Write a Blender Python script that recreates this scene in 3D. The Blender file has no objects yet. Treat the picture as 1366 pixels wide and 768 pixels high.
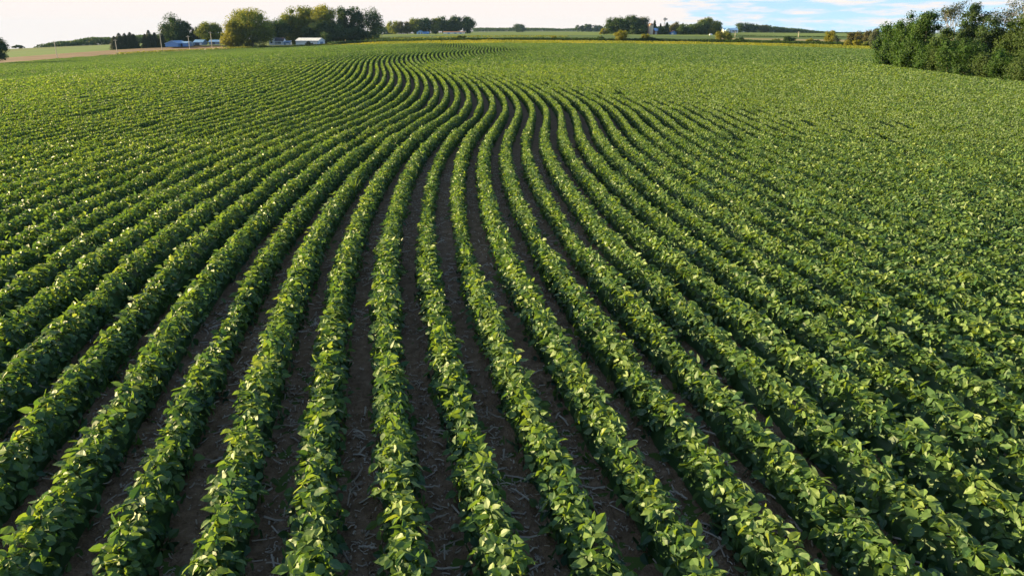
import bpy, math
import numpy as np
R = math.radians
scene = bpy.context.scene
COL = scene.collection
rng = np.random.default_rng(7)

# ------------------------------------------------------------------ camera model
PITCH = R(19.08); CZ = 4.45; FPX = 1000.0
cp, sp = math.cos(PITCH), math.sin(PITCH)
def P(px, py, Y):
    """world point seen at photo pixel (px, py) at ground distance Y"""
    v = (384.0 - py) / FPX
    t = Y / (cp + v * sp)
    return ((px - 683.0) / FPX * t, Y, CZ + t * (-sp + v * cp))
def X_at(px, Y, z):
    t = Y * cp + (CZ - z) * sp
    return (px - 683.0) / FPX * t
cam = bpy.data.cameras.new('camera'); cam_o = bpy.data.objects.new('camera', cam); COL.objects.link(cam_o)
cam.sensor_width = 36; cam.lens = 36 * FPX / 1366
cam.clip_start = 0.1; cam.clip_end = 20000
cam_o.location = (0, 0, CZ); cam_o.rotation_euler = (math.pi / 2 - PITCH, 0, 0)
scene.camera = cam_o

# ------------------------------------------------------------------ terrain
A_EDGE = [(-140, 100, 250), (0, 84.5, 330), (76, 79, 370), (150, 73.5, 390), (217, 69.5, 400), (290, 66.5, 410), (360, 63.7, 425), (430, 61.7, 420),
          (520, 60.2, 340), (600, 59.4, 290), (700, 58.9, 285), (850, 59.8, 284), (1000, 62.3, 270), (1165, 66.3, 240)]
B_LINE = [(430, 60.3, 450), (520, 56.6, 405), (600, 54.9, 365), (700, 54.5, 355), (850, 55.8, 348), (1000, 58.6, 325), (1165, 62.8, 280), (1300, 65, 255)]
C_LINE = [(430, 58.6, 490), (520, 53.0, 440), (600, 51.4, 420), (700, 51.2, 410), (850, 52.3, 405), (1000, 54.3, 385), (1165, 58.2, 345), (1300, 60, 330)]
D_LINE = [(440, 55.5, 530), (520, 48.0, 600), (640, 47.0, 650), (850, 48.0, 570), (960, 48.8, 545), (1165, 50.5, 520), (1300, 52, 500)]
E_LINE = [(500, 46.5, 800), (575, 45.8, 830), (640, 43.8, 950), (760, 43.2, 1000), (1000, 43.9, 950), (1165, 45.2, 900), (1300, 46, 900)]
BR_UP = [(-100, 84, 380), (20, 76.5, 410), (80, 72.3, 435), (150, 67.3, 452), (220, 63.2, 462), (300, 61, 465)]
HAY_UP = [(-100, 75, 480), (10, 70, 520), (40, 66.8, 570), (100, 63.3, 640), (150, 60, 690), (215, 57, 720), (300, 56, 740)]
ctrl = []
def cadd(x, y, z): ctrl.append((x, y, z))
def plane(Y): return 0.03 - 0.008 * Y
for Y in (-60, -25, -5, 10, 25, 45, 70, 100, 124):
    for X in (-34, -16, 0, 16, 34, 56):
        if abs(X) < 30 + abs(Y) * .3: cadd(X, Y, plane(Y))
for X in (-30, -8, 15, 45): cadd(X, 151, plane(151) + .40)
for X in (-32, -8, 20, 60): cadd(X, 188, plane(188) + .62)
for X in (-40, -10, 20, 70): cadd(X, 228, plane(228) + .95)
for X in (-40, 0, 30, 80): cadd(X, 285, plane(285) + 1.25)
for l in (A_EDGE, B_LINE, C_LINE, D_LINE, E_LINE, BR_UP, HAY_UP):
    for q in l:
        x, y, z = P(*q); cadd(x, y, z - (.4 if l is A_EDGE else 0))
for q in [(-150, 160, 60), (0, 118, 85), (0, 98, 170), (110, 96, 130), (110, 88, 230), (220, 86, 150), (220, 78, 250), (330, 72, 250), (420, 66, 300), (-140, 125, 130),
          (60, 64.8, 900), (215, 57, 900), (360, 60.5, 470), (330, 56, 700), (683, 41, 2000), (683, 39.6, 5000), (0, 72, 2000), (0, 70, 3500), (0, 68, 6500), (-250, 76, 5000), (200, 60, 2000), (200, 58, 4000), (200, 57, 7000), (360, 49, 5000), (330, 52, 2000), (60, 66, 1100), (215, 58, 1100), (1366, 47, 2000), (1366, 46, 5000), (1366, 46, 8000), (1130, 45.3, 1500), (1130, 44.6, 3000), (1130, 44, 7000), (950, 42, 3000),
          (1366, 46, 900), (1500, 60, 250), (400, 50, 900)]:
    x, y, z = P(*q); cadd(x, y, z - .3)
for X, Y in ((-200, -50), (200, -50), (120, 60), (-160, 60), (160, 130)): cadd(X, Y, plane(Y) - (.02 * abs(X) - 1 if X < 0 else .4))
ctrl = np.array(ctrl)
def _phi(d2, c2): return np.sqrt(d2 + c2)
C2 = 24.0 ** 2
def _solve():
    d = ctrl[:, None, :2] - ctrl[None, :, :2]
    K = _phi((d ** 2).sum(2), C2)
    n = len(ctrl)
    Pm = np.c_[np.ones(n), ctrl[:, :2] / 1000]
    A = np.zeros((n + 3, n + 3)); A[:n, :n] = K - np.eye(n) * 6.0; A[:n, n:] = Pm; A[n:, :n] = Pm.T
    b = np.r_[ctrl[:, 2], 0, 0, 0]
    return np.linalg.solve(A, b)
W = _solve()
def hgt(x, y):
    x = np.atleast_1d(np.asarray(x, float)); y = np.atleast_1d(np.asarray(y, float))
    sh = x.shape; x = x.ravel(); y = y.ravel(); out = np.empty(len(x)); n = len(ctrl)
    for a in range(0, len(x), 40000):
        xx, yy = x[a:a + 40000], y[a:a + 40000]
        K = _phi((xx[:, None] - ctrl[None, :, 0]) ** 2 + (yy[:, None] - ctrl[None, :, 1]) ** 2, C2)
        out[a:a + 40000] = K @ W[:n] + W[n] + W[n + 1] * xx / 1000 + W[n + 2] * yy / 1000
    return out.reshape(sh)
def h1(x, y): return float(hgt([x], [y])[0])
def ground_px(px, Y):
    x = X_at(px, Y, 0.0)
    for _ in range(3): x = X_at(px, Y, h1(x, Y))
    return x, Y, h1(x, Y)

# ------------------------------------------------------------------ noise
def vnoise(x, y, seed=0):
    x = np.asarray(x, float); y = np.asarray(y, float)
    xi = np.floor(x).astype(np.int64); yi = np.floor(y).astype(np.int64)
    fx = x - xi; fy = y - yi; fx = fx * fx * (3 - 2 * fx); fy = fy * fy * (3 - 2 * fy)
    def hsh(a, b):
        n = (a * 374761393 + b * 668265263 + seed * 1442695041) & 0xffffffff
        n = ((n ^ (n >> 13)) * 1274126177) & 0xffffffff
        return ((n ^ (n >> 16)) & 0xffff) / 65535.0
    a = hsh(xi, yi); b = hsh(xi + 1, yi); c = hsh(xi, yi + 1); d = hsh(xi + 1, yi + 1)
    return (a * (1 - fx) + b * fx) * (1 - fy) + (c * (1 - fx) + d * fx) * fy
def norm(v): return v / np.maximum(np.linalg.norm(v, axis=-1, keepdims=True), 1e-9)

# ------------------------------------------------------------------ mesh helpers
class Buf:
    """collects vertices, faces (any size), material slots and a per-face tint"""
    def __init__(s): s.v = []; s.f = []; s.n = 0
    def add(s, verts, faces, mat=0, tint=0.5):
        verts = np.asarray(verts, float).reshape(-1, 3); faces = np.asarray(faces, np.int64)
        if len(faces) == 0: return
        t = np.broadcast_to(np.asarray(tint, float), (len(faces),))
        s.v.append(verts); s.f.append((faces + s.n, mat, t)); s.n += len(verts)
    def build(s, name, mats, parent=None, smooth=False, loc=None):
        me = bpy.data.meshes.new(name)
        if s.v:
            V = np.concatenate(s.v)
            me.vertices.add(len(V)); me.vertices.foreach_set('co', V.astype(np.float32).ravel())
            loops = np.concatenate([f.ravel() for f, m, t in s.f])
            sizes = np.concatenate([np.full(len(f), f.shape[1]) for f, m, t in s.f])
            me.loops.add(len(loops)); me.loops.foreach_set('vertex_index', loops.astype(np.int32))
            me.polygons.add(len(sizes))
            st = np.r_[0, np.cumsum(sizes)[:-1]]
            me.polygons.foreach_set('loop_start', st.astype(np.int32))
            try: me.polygons.foreach_set('loop_total', sizes.astype(np.int32))
            except Exception: pass
            me.polygons.foreach_set('material_index', np.concatenate([np.full(len(f), m) for f, m, t in s.f]).astype(np.int32))
            me.polygons.foreach_set('use_smooth', np.full(len(sizes), smooth))
            at = me.attributes.new('tint', 'FLOAT', 'FACE')
            at.data.foreach_set('value', np.concatenate([t for f, m, t in s.f]).astype(np.float32))
            me.update(calc_edges=True)
        for m in (mats if isinstance(mats, (list, tuple)) else [mats]): me.materials.append(m)
        o = bpy.data.objects.new(name, me); COL.objects.link(o)
        if parent: o.parent = parent
        if loc is not None: o.location = loc
        return o
def tag(o, label=None, cat=None, group=None, kind=None):
    if label: o['label'] = label
    if cat: o['category'] = cat
    if group: o['group'] = group
    if kind: o['kind'] = kind
    return o
def empty(name, loc, label, cat, group=None, rz=0.0):
    o = bpy.data.objects.new(name, None); COL.objects.link(o); o.location = loc; o.rotation_euler = (0, 0, rz)
    o.empty_display_size = .2
    return tag(o, label, cat, group)
BOXF = np.array([[0, 3, 2, 1], [4, 5, 6, 7], [0, 1, 5, 4], [1, 2, 6, 5], [2, 3, 7, 6], [3, 0, 4, 7]])
def box(b, x0, x1, y0, y1, z0, z1, mat=0):
    b.add([(x0, y0, z0), (x1, y0, z0), (x1, y1, z0), (x0, y1, z0), (x0, y0, z1), (x1, y0, z1), (x1, y1, z1), (x0, y1, z1)], BOXF, mat)
def tube(b, pts, rad, sides=6, mat=0, tint=.5, cap=True):
    pts = np.asarray(pts, float); n = len(pts); rad = np.broadcast_to(np.asarray(rad, float), (n,))
    d = np.gradient(pts, axis=0); d = norm(d)
    ref = np.array([1.0, 0, 0]) if abs(d[0][0]) < .8 else np.array([0, 1.0, 0])
    s = norm(np.cross(d, ref)); u = np.cross(s, d)
    a = np.arange(sides) * 2 * math.pi / sides
    V = pts[:, None] + rad[:, None, None] * (np.cos(a)[None, :, None] * s[:, None] + np.sin(a)[None, :, None] * u[:, None])
    F = []
    for i in range(n - 1):
        for j in range(sides):
            k = (j + 1) % sides
            F.append((i * sides + j, i * sides + k, (i + 1) * sides + k, (i + 1) * sides + j))
    b.add(V.reshape(-1, 3), F, mat, tint)
    if cap:
        b.add(V[-1], [list(range(sides))], mat, tint)
def leafquads(b, pos, nrm, size, r, mat=0, tint=None, aspect=.7):
    """one small folded leaf clump face per position"""
    n = len(pos)
    if n == 0: return
    t = norm(np.cross(nrm, r.normal(size=(n, 3)))); s = np.cross(nrm, t)
    L = np.broadcast_to(np.asarray(size, float), (n,))[:, None]
    bend = nrm * L * r.uniform(-.12, .22, (n, 1))
    V = np.stack([pos - t * L * .5, pos + s * L * .5 * aspect + bend, pos + t * L * .5, pos - s * L * .5 * aspect + bend * .6], 1)
    F = np.arange(n * 4).reshape(n, 4)
    b.add(V.reshape(-1, 3), F, mat, r.uniform(0, 1, n) if tint is None else tint)

# ------------------------------------------------------------------ materials
def new_mat(name):
    m = bpy.data.materials.new(name); m.use_nodes = True
    return m, m.node_tree.nodes, m.node_tree.links
def ramp(N, L, src, stops):
    r = N.new('ShaderNodeValToRGB'); e = r.color_ramp.elements
    while len(e) > 1: e.remove(e[-1])
    e[0].position = stops[0][0]; e[0].color = (*stops[0][1], 1)
    for p, c in stops[1:]:
        k = e.new(p); k.color = (*c, 1)
    L.new(src, r.inputs[0]); return r.outputs[0]
def leaf_mat(name, stops, back, trans=.3, rough=.65, spec=.14, transcol=None, mottle=True, patch=None):
    m, N, L = new_mat(name)
    bs = N['Principled BSDF']; out = N['Material Output']
    at = N.new('ShaderNodeAttribute'); at.attribute_name = 'tint'
    geo = N.new('ShaderNodeNewGeometry')
    fac = at.outputs['Fac']
    if patch:                                   # slow change of vigour over the field
        tn = N.new('ShaderNodeTexNoise'); tn.inputs['Scale'].default_value = patch[0]; tn.inputs['Detail'].default_value = 3
        L.new(geo.outputs['Position'], tn.inputs['Vector'])
        ma = N.new('ShaderNodeMath'); ma.operation = 'MULTIPLY_ADD'; ma.inputs[1].default_value = patch[1]; L.new(tn.outputs['Fac'], ma.inputs[0]); L.new(fac, ma.inputs[2])
        mb = N.new('ShaderNodeMath'); mb.operation = 'SUBTRACT'; mb.inputs[1].default_value = patch[1] * .5; L.new(ma.outputs[0], mb.inputs[0]); fac = mb.outputs[0]
    col = ramp(N, L, fac, stops)
    mx = N.new('ShaderNodeMix'); mx.data_type = 'RGBA'; mx.inputs[7].default_value = (*back, 1)
    mk = N.new('ShaderNodeMath'); mk.operation = 'MULTIPLY'; mk.inputs[1].default_value = .65; L.new(geo.outputs['Backfacing'], mk.inputs[0])
    L.new(mk.outputs[0], mx.inputs[0]); L.new(col, mx.inputs[6])
    L.new(mx.outputs[2], bs.inputs['Base Color'])
    bs.inputs['Roughness'].default_value = rough; bs.inputs['Specular IOR Level'].default_value = spec
    tr = N.new('ShaderNodeBsdfTranslucent')
    tm = N.new('ShaderNodeMix'); tm.data_type = 'RGBA'; tm.blend_type = 'MULTIPLY'; tm.inputs[0].default_value = 1
    tm.inputs[7].default_value = (*(transcol or (1.9, 1.7, .5)), 1); L.new(col, tm.inputs[6]); L.new(tm.outputs[2], tr.inputs[0])
    ms = N.new('ShaderNodeMixShader'); ms.inputs[0].default_value = trans
    L.new(bs.outputs[0], ms.inputs[1]); L.new(tr.outputs[0], ms.inputs[2]); L.new(ms.outputs[0], out.inputs[0])
    return m
def ground_mat(name, stops, scale, detail=6, bump=.3, bscale=None, rough=.95, stretch=(1, 1, 1)):
    m, N, L = new_mat(name); bs = N['Principled BSDF']
    geo = N.new('ShaderNodeNewGeometry'); mp = N.new('ShaderNodeVectorMath'); mp.operation = 'MULTIPLY'; mp.inputs[1].default_value = stretch
    L.new(geo.outputs['Position'], mp.inputs[0])
    tn = N.new('ShaderNodeTexNoise'); tn.inputs['Scale'].default_value = scale; tn.inputs['Detail'].default_value = detail; tn.inputs['Roughness'].default_value = .65
    L.new(mp.outputs[0], tn.inputs['Vector'])
    L.new(ramp(N, L, tn.outputs['Fac'], stops), bs.inputs['Base Color'])
    bs.inputs['Roughness'].default_value = rough; bs.inputs['Specular IOR Level'].default_value = .2
    if bump:
        t2 = N.new('ShaderNodeTexNoise'); t2.inputs['Scale'].default_value = bscale or scale * 4; t2.inputs['Detail'].default_value = 5
        L.new(geo.outputs['Position'], t2.inputs['Vector'])
        bp = N.new('ShaderNodeBump'); bp.inputs['Strength'].default_value = bump; bp.inputs['Distance'].default_value = .05
        L.new(t2.outputs['Fac'], bp.inputs['Height']); L.new(bp.outputs[0], bs.inputs['Normal'])
    return m
def plain(name, c, rough=.6, metal=0.0, var=.15, scale=.8):
    m, N, L = new_mat(name); bs = N['Principled BSDF']
    tc = N.new('ShaderNodeTexCoord'); tn = N.new('ShaderNodeTexNoise'); tn.inputs['Scale'].default_value = scale; tn.inputs['Detail'].default_value = 5
    L.new(tc.outputs['Object'], tn.inputs['Vector'])
    a = tuple(k * (1 - var) for k in c); b = tuple(min(1, k * (1 + var)) for k in c)
    L.new(ramp(N, L, tn.outputs['Fac'], [(.3, a), (.7, b)]), bs.inputs['Base Color'])
    bs.inputs['Roughness'].default_value = rough; bs.inputs['Metallic'].default_value = metal
    return m
def ribbed(name, c, pitch=.6, rough=.45):
    """painted sheet metal with vertical ribs"""
    m, N, L = new_mat(name); bs = N['Principled BSDF']
    tc = N.new('ShaderNodeTexCoord'); wv = N.new('ShaderNodeTexWave'); wv.inputs['Scale'].default_value = 1 / pitch; wv.bands_direction = 'X'
    L.new(tc.outputs['Object'], wv.inputs['Vector'])
    L.new(ramp(N, L, wv.outputs['Fac'], [(.0, tuple(k * .85 for k in c)), (.3, c), (1, c)]), bs.inputs['Base Color'])
    bs.inputs['Roughness'].default_value = rough
    return m
SOYC = [(0, (.016, .054, .028)), (.35, (.056, .124, .042)), (.65, (.108, .185, .048)), (.88, (.155, .23, .060)), (1, (.20, .265, .075))]
SOY = [leaf_mat('soybean_leaf', SOYC, (.14, .19, .11), trans=.36, rough=.5, spec=.42, patch=(.09, .35)),
       leaf_mat('soybean_canopy_leaf', SOYC, (.14, .19, .11), trans=.36, rough=.6, spec=.2, patch=(.09, .35))]
STALK = plain('soybean_stem', (.10, .15, .04), .7)
F_GREEN = leaf_mat('leaves_green', [(0, (.014, .036, .008)), (.5, (.030, .068, .012)), (1, (.066, .112, .018))], (.07, .10, .04), .28)
F_OLIVE = leaf_mat('leaves_olive', [(0, (.065, .105, .015)), (.5, (.14, .185, .022)), (1, (.26, .27, .03))], (.09, .10, .04), .28)
F_GOLD = leaf_mat('leaves_golden', [(0, (.085, .11, .012)), (.5, (.165, .18, .016)), (1, (.27, .25, .02))], (.16, .14, .04), .3)
F_DARK = leaf_mat('leaves_dark', [(0, (.013, .038, .012)), (.5, (.029, .070, .020)), (1, (.060, .112, .028))], (.05, .07, .035), .22)
F_SPRUCE = leaf_mat('needles_spruce', [(0, (.010, .022, .013)), (.5, (.018, .036, .02)), (1, (.035, .058, .028))], (.03, .04, .025), .1)
F_BROWN = leaf_mat('leaves_brown', [(0, (.055, .058, .022)), (.5, (.095, .095, .034)), (1, (.16, .145, .05))], (.1, .09, .05), .25)
F_GREY = leaf_mat('leaves_grey_green', [(0, (.035, .05, .03)), (.5, (.06, .08, .045)), (1, (.1, .12, .07))], (.08, .09, .06), .2)
F_LEAFY = leaf_mat('leaves_fresh', [(0, (.011, .036, .007)), (.5, (.026, .074, .011)), (1, (.066, .135, .018))], (.06, .10, .035), .3)
BARK = plain('bark', (.11, .085, .065), .9, scale=3)
BARKP = plain('bark_pale', (.26, .22, .18), .9, scale=3)
SOIL = ground_mat('dark_soil', [(.25, (.10, .062, .035)), (.5, (.20, .128, .076)), (.75, (.31, .21, .138))], 7.0, 9, .9, 30)
GRASS = ground_mat('meadow_grass', [(.3, (.05, .085, .018)), (.7, (.10, .14, .028))], .06, 8, .5, 2)
HEADLAND = ground_mat('sunlit_headland', [(.25, (.13, .16, .016)), (.75, (.25, .25, .026))], .12, 8, .5, 2)  # soybean headland, with the sunlight on it put into the yellow colour
PLOW = ground_mat('ploughed_earth', [(.3, (.12, .078, .050)), (.7, (.19, .125, .082))], .09, 8, .4, 2)
HAY = ground_mat('hay_meadow', [(.3, (.058, .12, .020)), (.7, (.09, .155, .027))], .03, 6, .3, 1, stretch=(1, .25, 1))
GRAVEL = ground_mat('gravel_track', [(.3, (.34, .27, .18)), (.7, (.46, .38, .27))], .3, 6, .2, 3)
CROPA = ground_mat('far_crop', [(.3, (.038, .080, .014)), (.7, (.072, .125, .020))], .05, 8, .4, 1.5)
CROPB = ground_mat('pale_crop', [(.3, (.085, .14, .02)), (.7, (.125, .18, .028))], .03, 8, .3, 1.5)
KHAKI = ground_mat('khaki_stubble', [(.3, (.19, .17, .07)), (.7, (.28, .24, .10))], .08, 8, .3, 1.5)
STRAW = leaf_mat('dry_stalk', [(0, (.32, .26, .20)), (.5, (.58, .50, .41)), (1, (.84, .76, .66))], (.25, .2, .16), .05, rough=.8, spec=.2)

# ------------------------------------------------------------------ ground sheets
def inside(poly, x, y):
    x = np.asarray(x); y = np.asarray(y); c = np.zeros(x.shape, bool); n = len(poly); j = n - 1
    for i in range(n):
        xi, yi = poly[i]; xj, yj = poly[j]
        k = ((yi > y) != (yj > y)) & (x < (xj - xi) * (y - yi) / (yj - yi + 1e-12) + xi)
        c ^= k; j = i
    return c
def fan(ys, cols, hw0, hwk, dz=0.0, keep=None, disp=None):
    s = np.linspace(-1, 1, cols)
    s = np.sign(s) * np.abs(s) ** 1.0
    Yg = np.repeat(ys[:, None], cols, 1); Xg = s[None] * (hw0 + hwk * np.maximum(ys, 0))[:, None]
    Z = hgt(Xg, Yg) + dz
    if disp is not None: Z = Z + disp(Xg, Yg)
    V = np.stack([Xg, Yg, Z], 2).reshape(-1, 3)
    i = np.arange(len(ys) - 1)[:, None] * cols + np.arange(cols - 1)[None]
    F = np.stack([i, i + 1, i + 1 + cols, i + cols], 2).reshape(-1, 4)
    if keep is not None:
        c = V[F].mean(1); F = F[keep(c[:, 0], c[:, 1])]
    return V, F
b = Buf()
ys = np.r_[np.linspace(-60, 0, 20), np.linspace(2, 100, 60), np.geomspace(103, 3600, 130)]
b.add(*fan(ys, 181, 70, 1.1)); b.build('ground', GRASS, smooth=True)['kind'] = 'structure'

field_poly = [P(*q)[:2] for q in A_EDGE]
RIGHT_EDGE = [(1168, 87.5, 113), (1215, 93.5, 97), (1250, 98.5, 87), (1290, 103, 79), (1330, 107, 73), (1380, 112, 66.5), (1450, 120, 58)]
redge = [ (X_at(px, Y, plane(Y)), Y) for px, py, Y in RIGHT_EDGE]
field_poly += redge + [(redge[-1][0] + 4, 20), (60, -20), (-120, -20), (-200, 60)]
HEADLAND_Y = 55.0
def infield(x, y): return inside(field_poly, x, y)
b = Buf()
ys = np.r_[np.arange(1.5, 9, .055), np.geomspace(9, 430, 210)]
def clod(x, y):
    near = np.clip(1.4 - y / 30, 0, 1)
    return near * (.075 * (vnoise(x * 8, y * 8, 3) - .5) + .05 * (vnoise(x * 17, y * 17, 4) - .5) + .05 * (vnoise(x * 2.2, y * 2.2, 5) - .5))
b.add(*fan(ys, 420, 6.5, .84, .03, lambda x, y: infield(x, y), clod))
b.build('soil', SOIL, smooth=True)['kind'] = 'structure'

def resample(line, n):
    a = np.array(line, float); t = np.linspace(0, 1, len(a)); k = np.linspace(0, 1, n)
    return np.stack([np.interp(k, t, a[:, i]) for i in range(a.shape[1])], 1)
def pts_xy(line): return [P(*q)[:2] for q in line]
def strip(name, lo, hi, mat, dz, n=40, m=6):
    A = resample(lo, n); B = resample(hi, n)
    k = np.linspace(0, 1, m)[:, None, None]
    G = A[None] * (1 - k) + B[None] * k
    X, Y = G[..., 0], G[..., 1]; Z = hgt(X, Y) + dz
    V = np.stack([X, Y, Z], 2).reshape(-1, 3)
    i = np.arange(m - 1)[:, None] * n + np.arange(n - 1)[None]
    F = np.stack([i, i + 1, i + 1 + n, i + n], 2).reshape(-1, 4)
    b = Buf(); b.add(V, F); o = b.build(name, mat, smooth=True); o['kind'] = 'structure'; return o
strip('headland_strip', pts_xy(A_EDGE[7:]), pts_xy([(430, 61, 436)] + B_LINE[1:7]), HEADLAND, .12)  # stands for the sunlit soybean headland
strip('ploughed_field', pts_xy(A_EDGE[:6]), pts_xy(BR_UP), PLOW, .12)
strip('hay_field', pts_xy(BR_UP), pts_xy(HAY_UP), HAY, .10)
strip('crop_field', pts_xy(C_LINE), pts_xy([(440, 55.5, 530)] + D_LINE[1:]), CROPA, .12)
strip('pale_field', pts_xy(D_LINE[1:]), pts_xy(E_LINE[1:] if False else [(500, 46.5, 800), (640, 43.8, 950), (760, 43.2, 1000), (1000, 43.9, 950), (1165, 45.2, 900), (1300, 46, 900)]), CROPB, .14)
strip('stubble_field', pts_xy([(960, 53.4, 400), (1040, 54.6, 388), (1165, 57.6, 352)]), pts_xy([(960, 51.6, 450), (1040, 52.4, 440), (1165, 55, 410)]), KHAKI, .2)
strip('gravel_road', pts_xy([(222, 68.8, 404), (262, 66.4, 414), (286, 65, 420), (304, 64.6, 420)]), pts_xy([(226, 68.3, 408), (266, 65.4, 422), (290, 62.5, 440), (306, 62.2, 440)]), GRAVEL, .22)

# ------------------------------------------------------------------ soybean rows
TH = np.array([(-20, -11.5), (0, -12), (5, -11.6), (8.5, -10.6), (12, -9), (16.5, -5.6), (22.5, -3), (28.5, .4), (34, 3.8), (38.5, 3), (42.5, 1), (46, -1.2), (52.5, -3.6), (59, -5.3), (65.5, -6.8),
               (80, -8.9), (95, -10.2), (110, -10), (121, -8.8), (136, -7.2), (150, -5), (165, -2.6), (186, -.4), (200, -2), (215, -4), (270, -4.6), (460, -5)])
_yy = np.arange(-40, 470, .25)
_th = np.interp(_yy, TH[:, 0], TH[:, 1]); _k = np.hanning(17); _k /= _k.sum(); _th = np.convolve(np.pad(_th, 8, 'edge'), _k, 'valid')
_xx = np.cumsum(np.tan(np.radians(_th))) * .25
_xx -= np.interp(5.3, _yy, _xx) + .14
SP = .76
def xrow(Y, d): return np.interp(Y - .10 * d, _yy, _xx) + d + .02 * d * 0
def throw(Y, d): return np.radians(np.interp(Y - .10 * d, _yy, _th))

def rowshape(i, Y):
    """half width and height of row i at Y, uneven from plant to plant"""
    n1 = vnoise(Y / .42, np.full_like(Y, i * 3.7), 11); n2 = vnoise(Y / 2.3, np.full_like(Y, i * 5.1), 12); n3 = vnoise(Y / 7.0, np.full_like(Y, i * 1.3), 13)
    k = .76 + .27 * n1 + .21 * n2 + .12 * n3
    hk = .83 + .18 * n1 + .15 * n2
    weak = np.zeros_like(Y)
    if i == 1: weak = np.clip(1 - np.abs(Y - 15.5) / 3.8, 0, 1) ** .5
    else:
        w0 = vnoise(Y / 5.0, np.full_like(Y, i * 9.7), 17); weak = np.clip((w0 - .80) * 5, 0, .8)
    k = k * (1 - .38 * weak); hk = hk * (1 - .35 * weak)
    return .202 * k, .49 * hk
def tri_leaflets(p, a, L, r, lod, tint):
    """trifoliate soybean leaves: three leaflets round each petiole end"""
    n = len(p)
    t = norm(np.cross(a, r.normal(size=(n, 3)))); s = np.cross(a, t)
    ph0 = np.zeros(n)
    out_v, out_f, out_t = [], [], []
    base_n = 0
    if lod == 0:
        tmpl = np.array([(0, 0, 0), (.32, .17, 1), (.42, .40, 1), (.25, .72, 1), (0, 1, 0), (-.25, .72, 1), (-.42, .40, 1), (-.32, .17, 1), (0, .17, 0), (0, .40, 0), (0, .72, 0)])
        quads = [(1, 2, 9, 8), (2, 3, 10, 9), (7, 8, 9, 6), (6, 9, 10, 5)]; tris = [(0, 1, 8), (0, 8, 7), (3, 4, 10), (10, 4, 5)]
    else:
        tmpl = np.array([(0, 0, 0), (.38, .42, 1), (0, 1, 0), (-.38, .42, 1)])
        quads = [(0, 1, 2, 3)]; tris = []
    m = len(tmpl); VV = []; TT = []
    for j, ang in enumerate((0, 1.95, -1.95)):
        A = ang + r.normal(0, .22, n)
        d = t * np.cos(A)[:, None] + s * np.sin(A)[:, None]
        d = norm(d - a * r.uniform(-.35, .75, (n, 1)))
        nn = norm(a - d * (a * d).sum(1, keepdims=True)); sd = np.cross(d, nn)
        roll = r.normal(0, .35, (n, 1)); nn2 = nn * np.cos(roll) + sd * np.sin(roll); sd = np.cross(d, nn2); nn = nn2
        Lj = (L * r.uniform(.72, 1.2, n) * (1.08 if j == 0 else .95))[:, None]
        fold = r.uniform(.02, .22, (n, 1)); curl = r.uniform(-.10, .28, (n, 1))
        bp = p + d * Lj * .18
        V = bp[:, None] + d[:, None] * (Lj[:, None] * tmpl[None, :, 1:2]) + sd[:, None] * (Lj[:, None] * .80 * tmpl[None, :, 0:1]) \
            + nn[:, None] * (Lj[:, None] * (fold[:, None] * tmpl[None, :, 2:3] * (1.0 if lod == 0 else 1.0) - curl[:, None] * tmpl[None, :, 1:2] ** 2))
        VV.append(V.reshape(-1, 3)); TT.append(np.clip(tint + r.normal(0, .10, n), 0, 1))
    V = np.concatenate(VV); T = np.concatenate(TT); N3 = 3 * n
    off = (np.arange(N3) * m)[:, None, None]
    q = (off + np.array(quads)[None]).reshape(-1, 4)
    res = [(V, q, np.repeat(T, len(quads)))]
    if tris: res.append((None, (off + np.array(tris)[None]).reshape(-1, 3), np.repeat(T, len(tris))))
    return res
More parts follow.
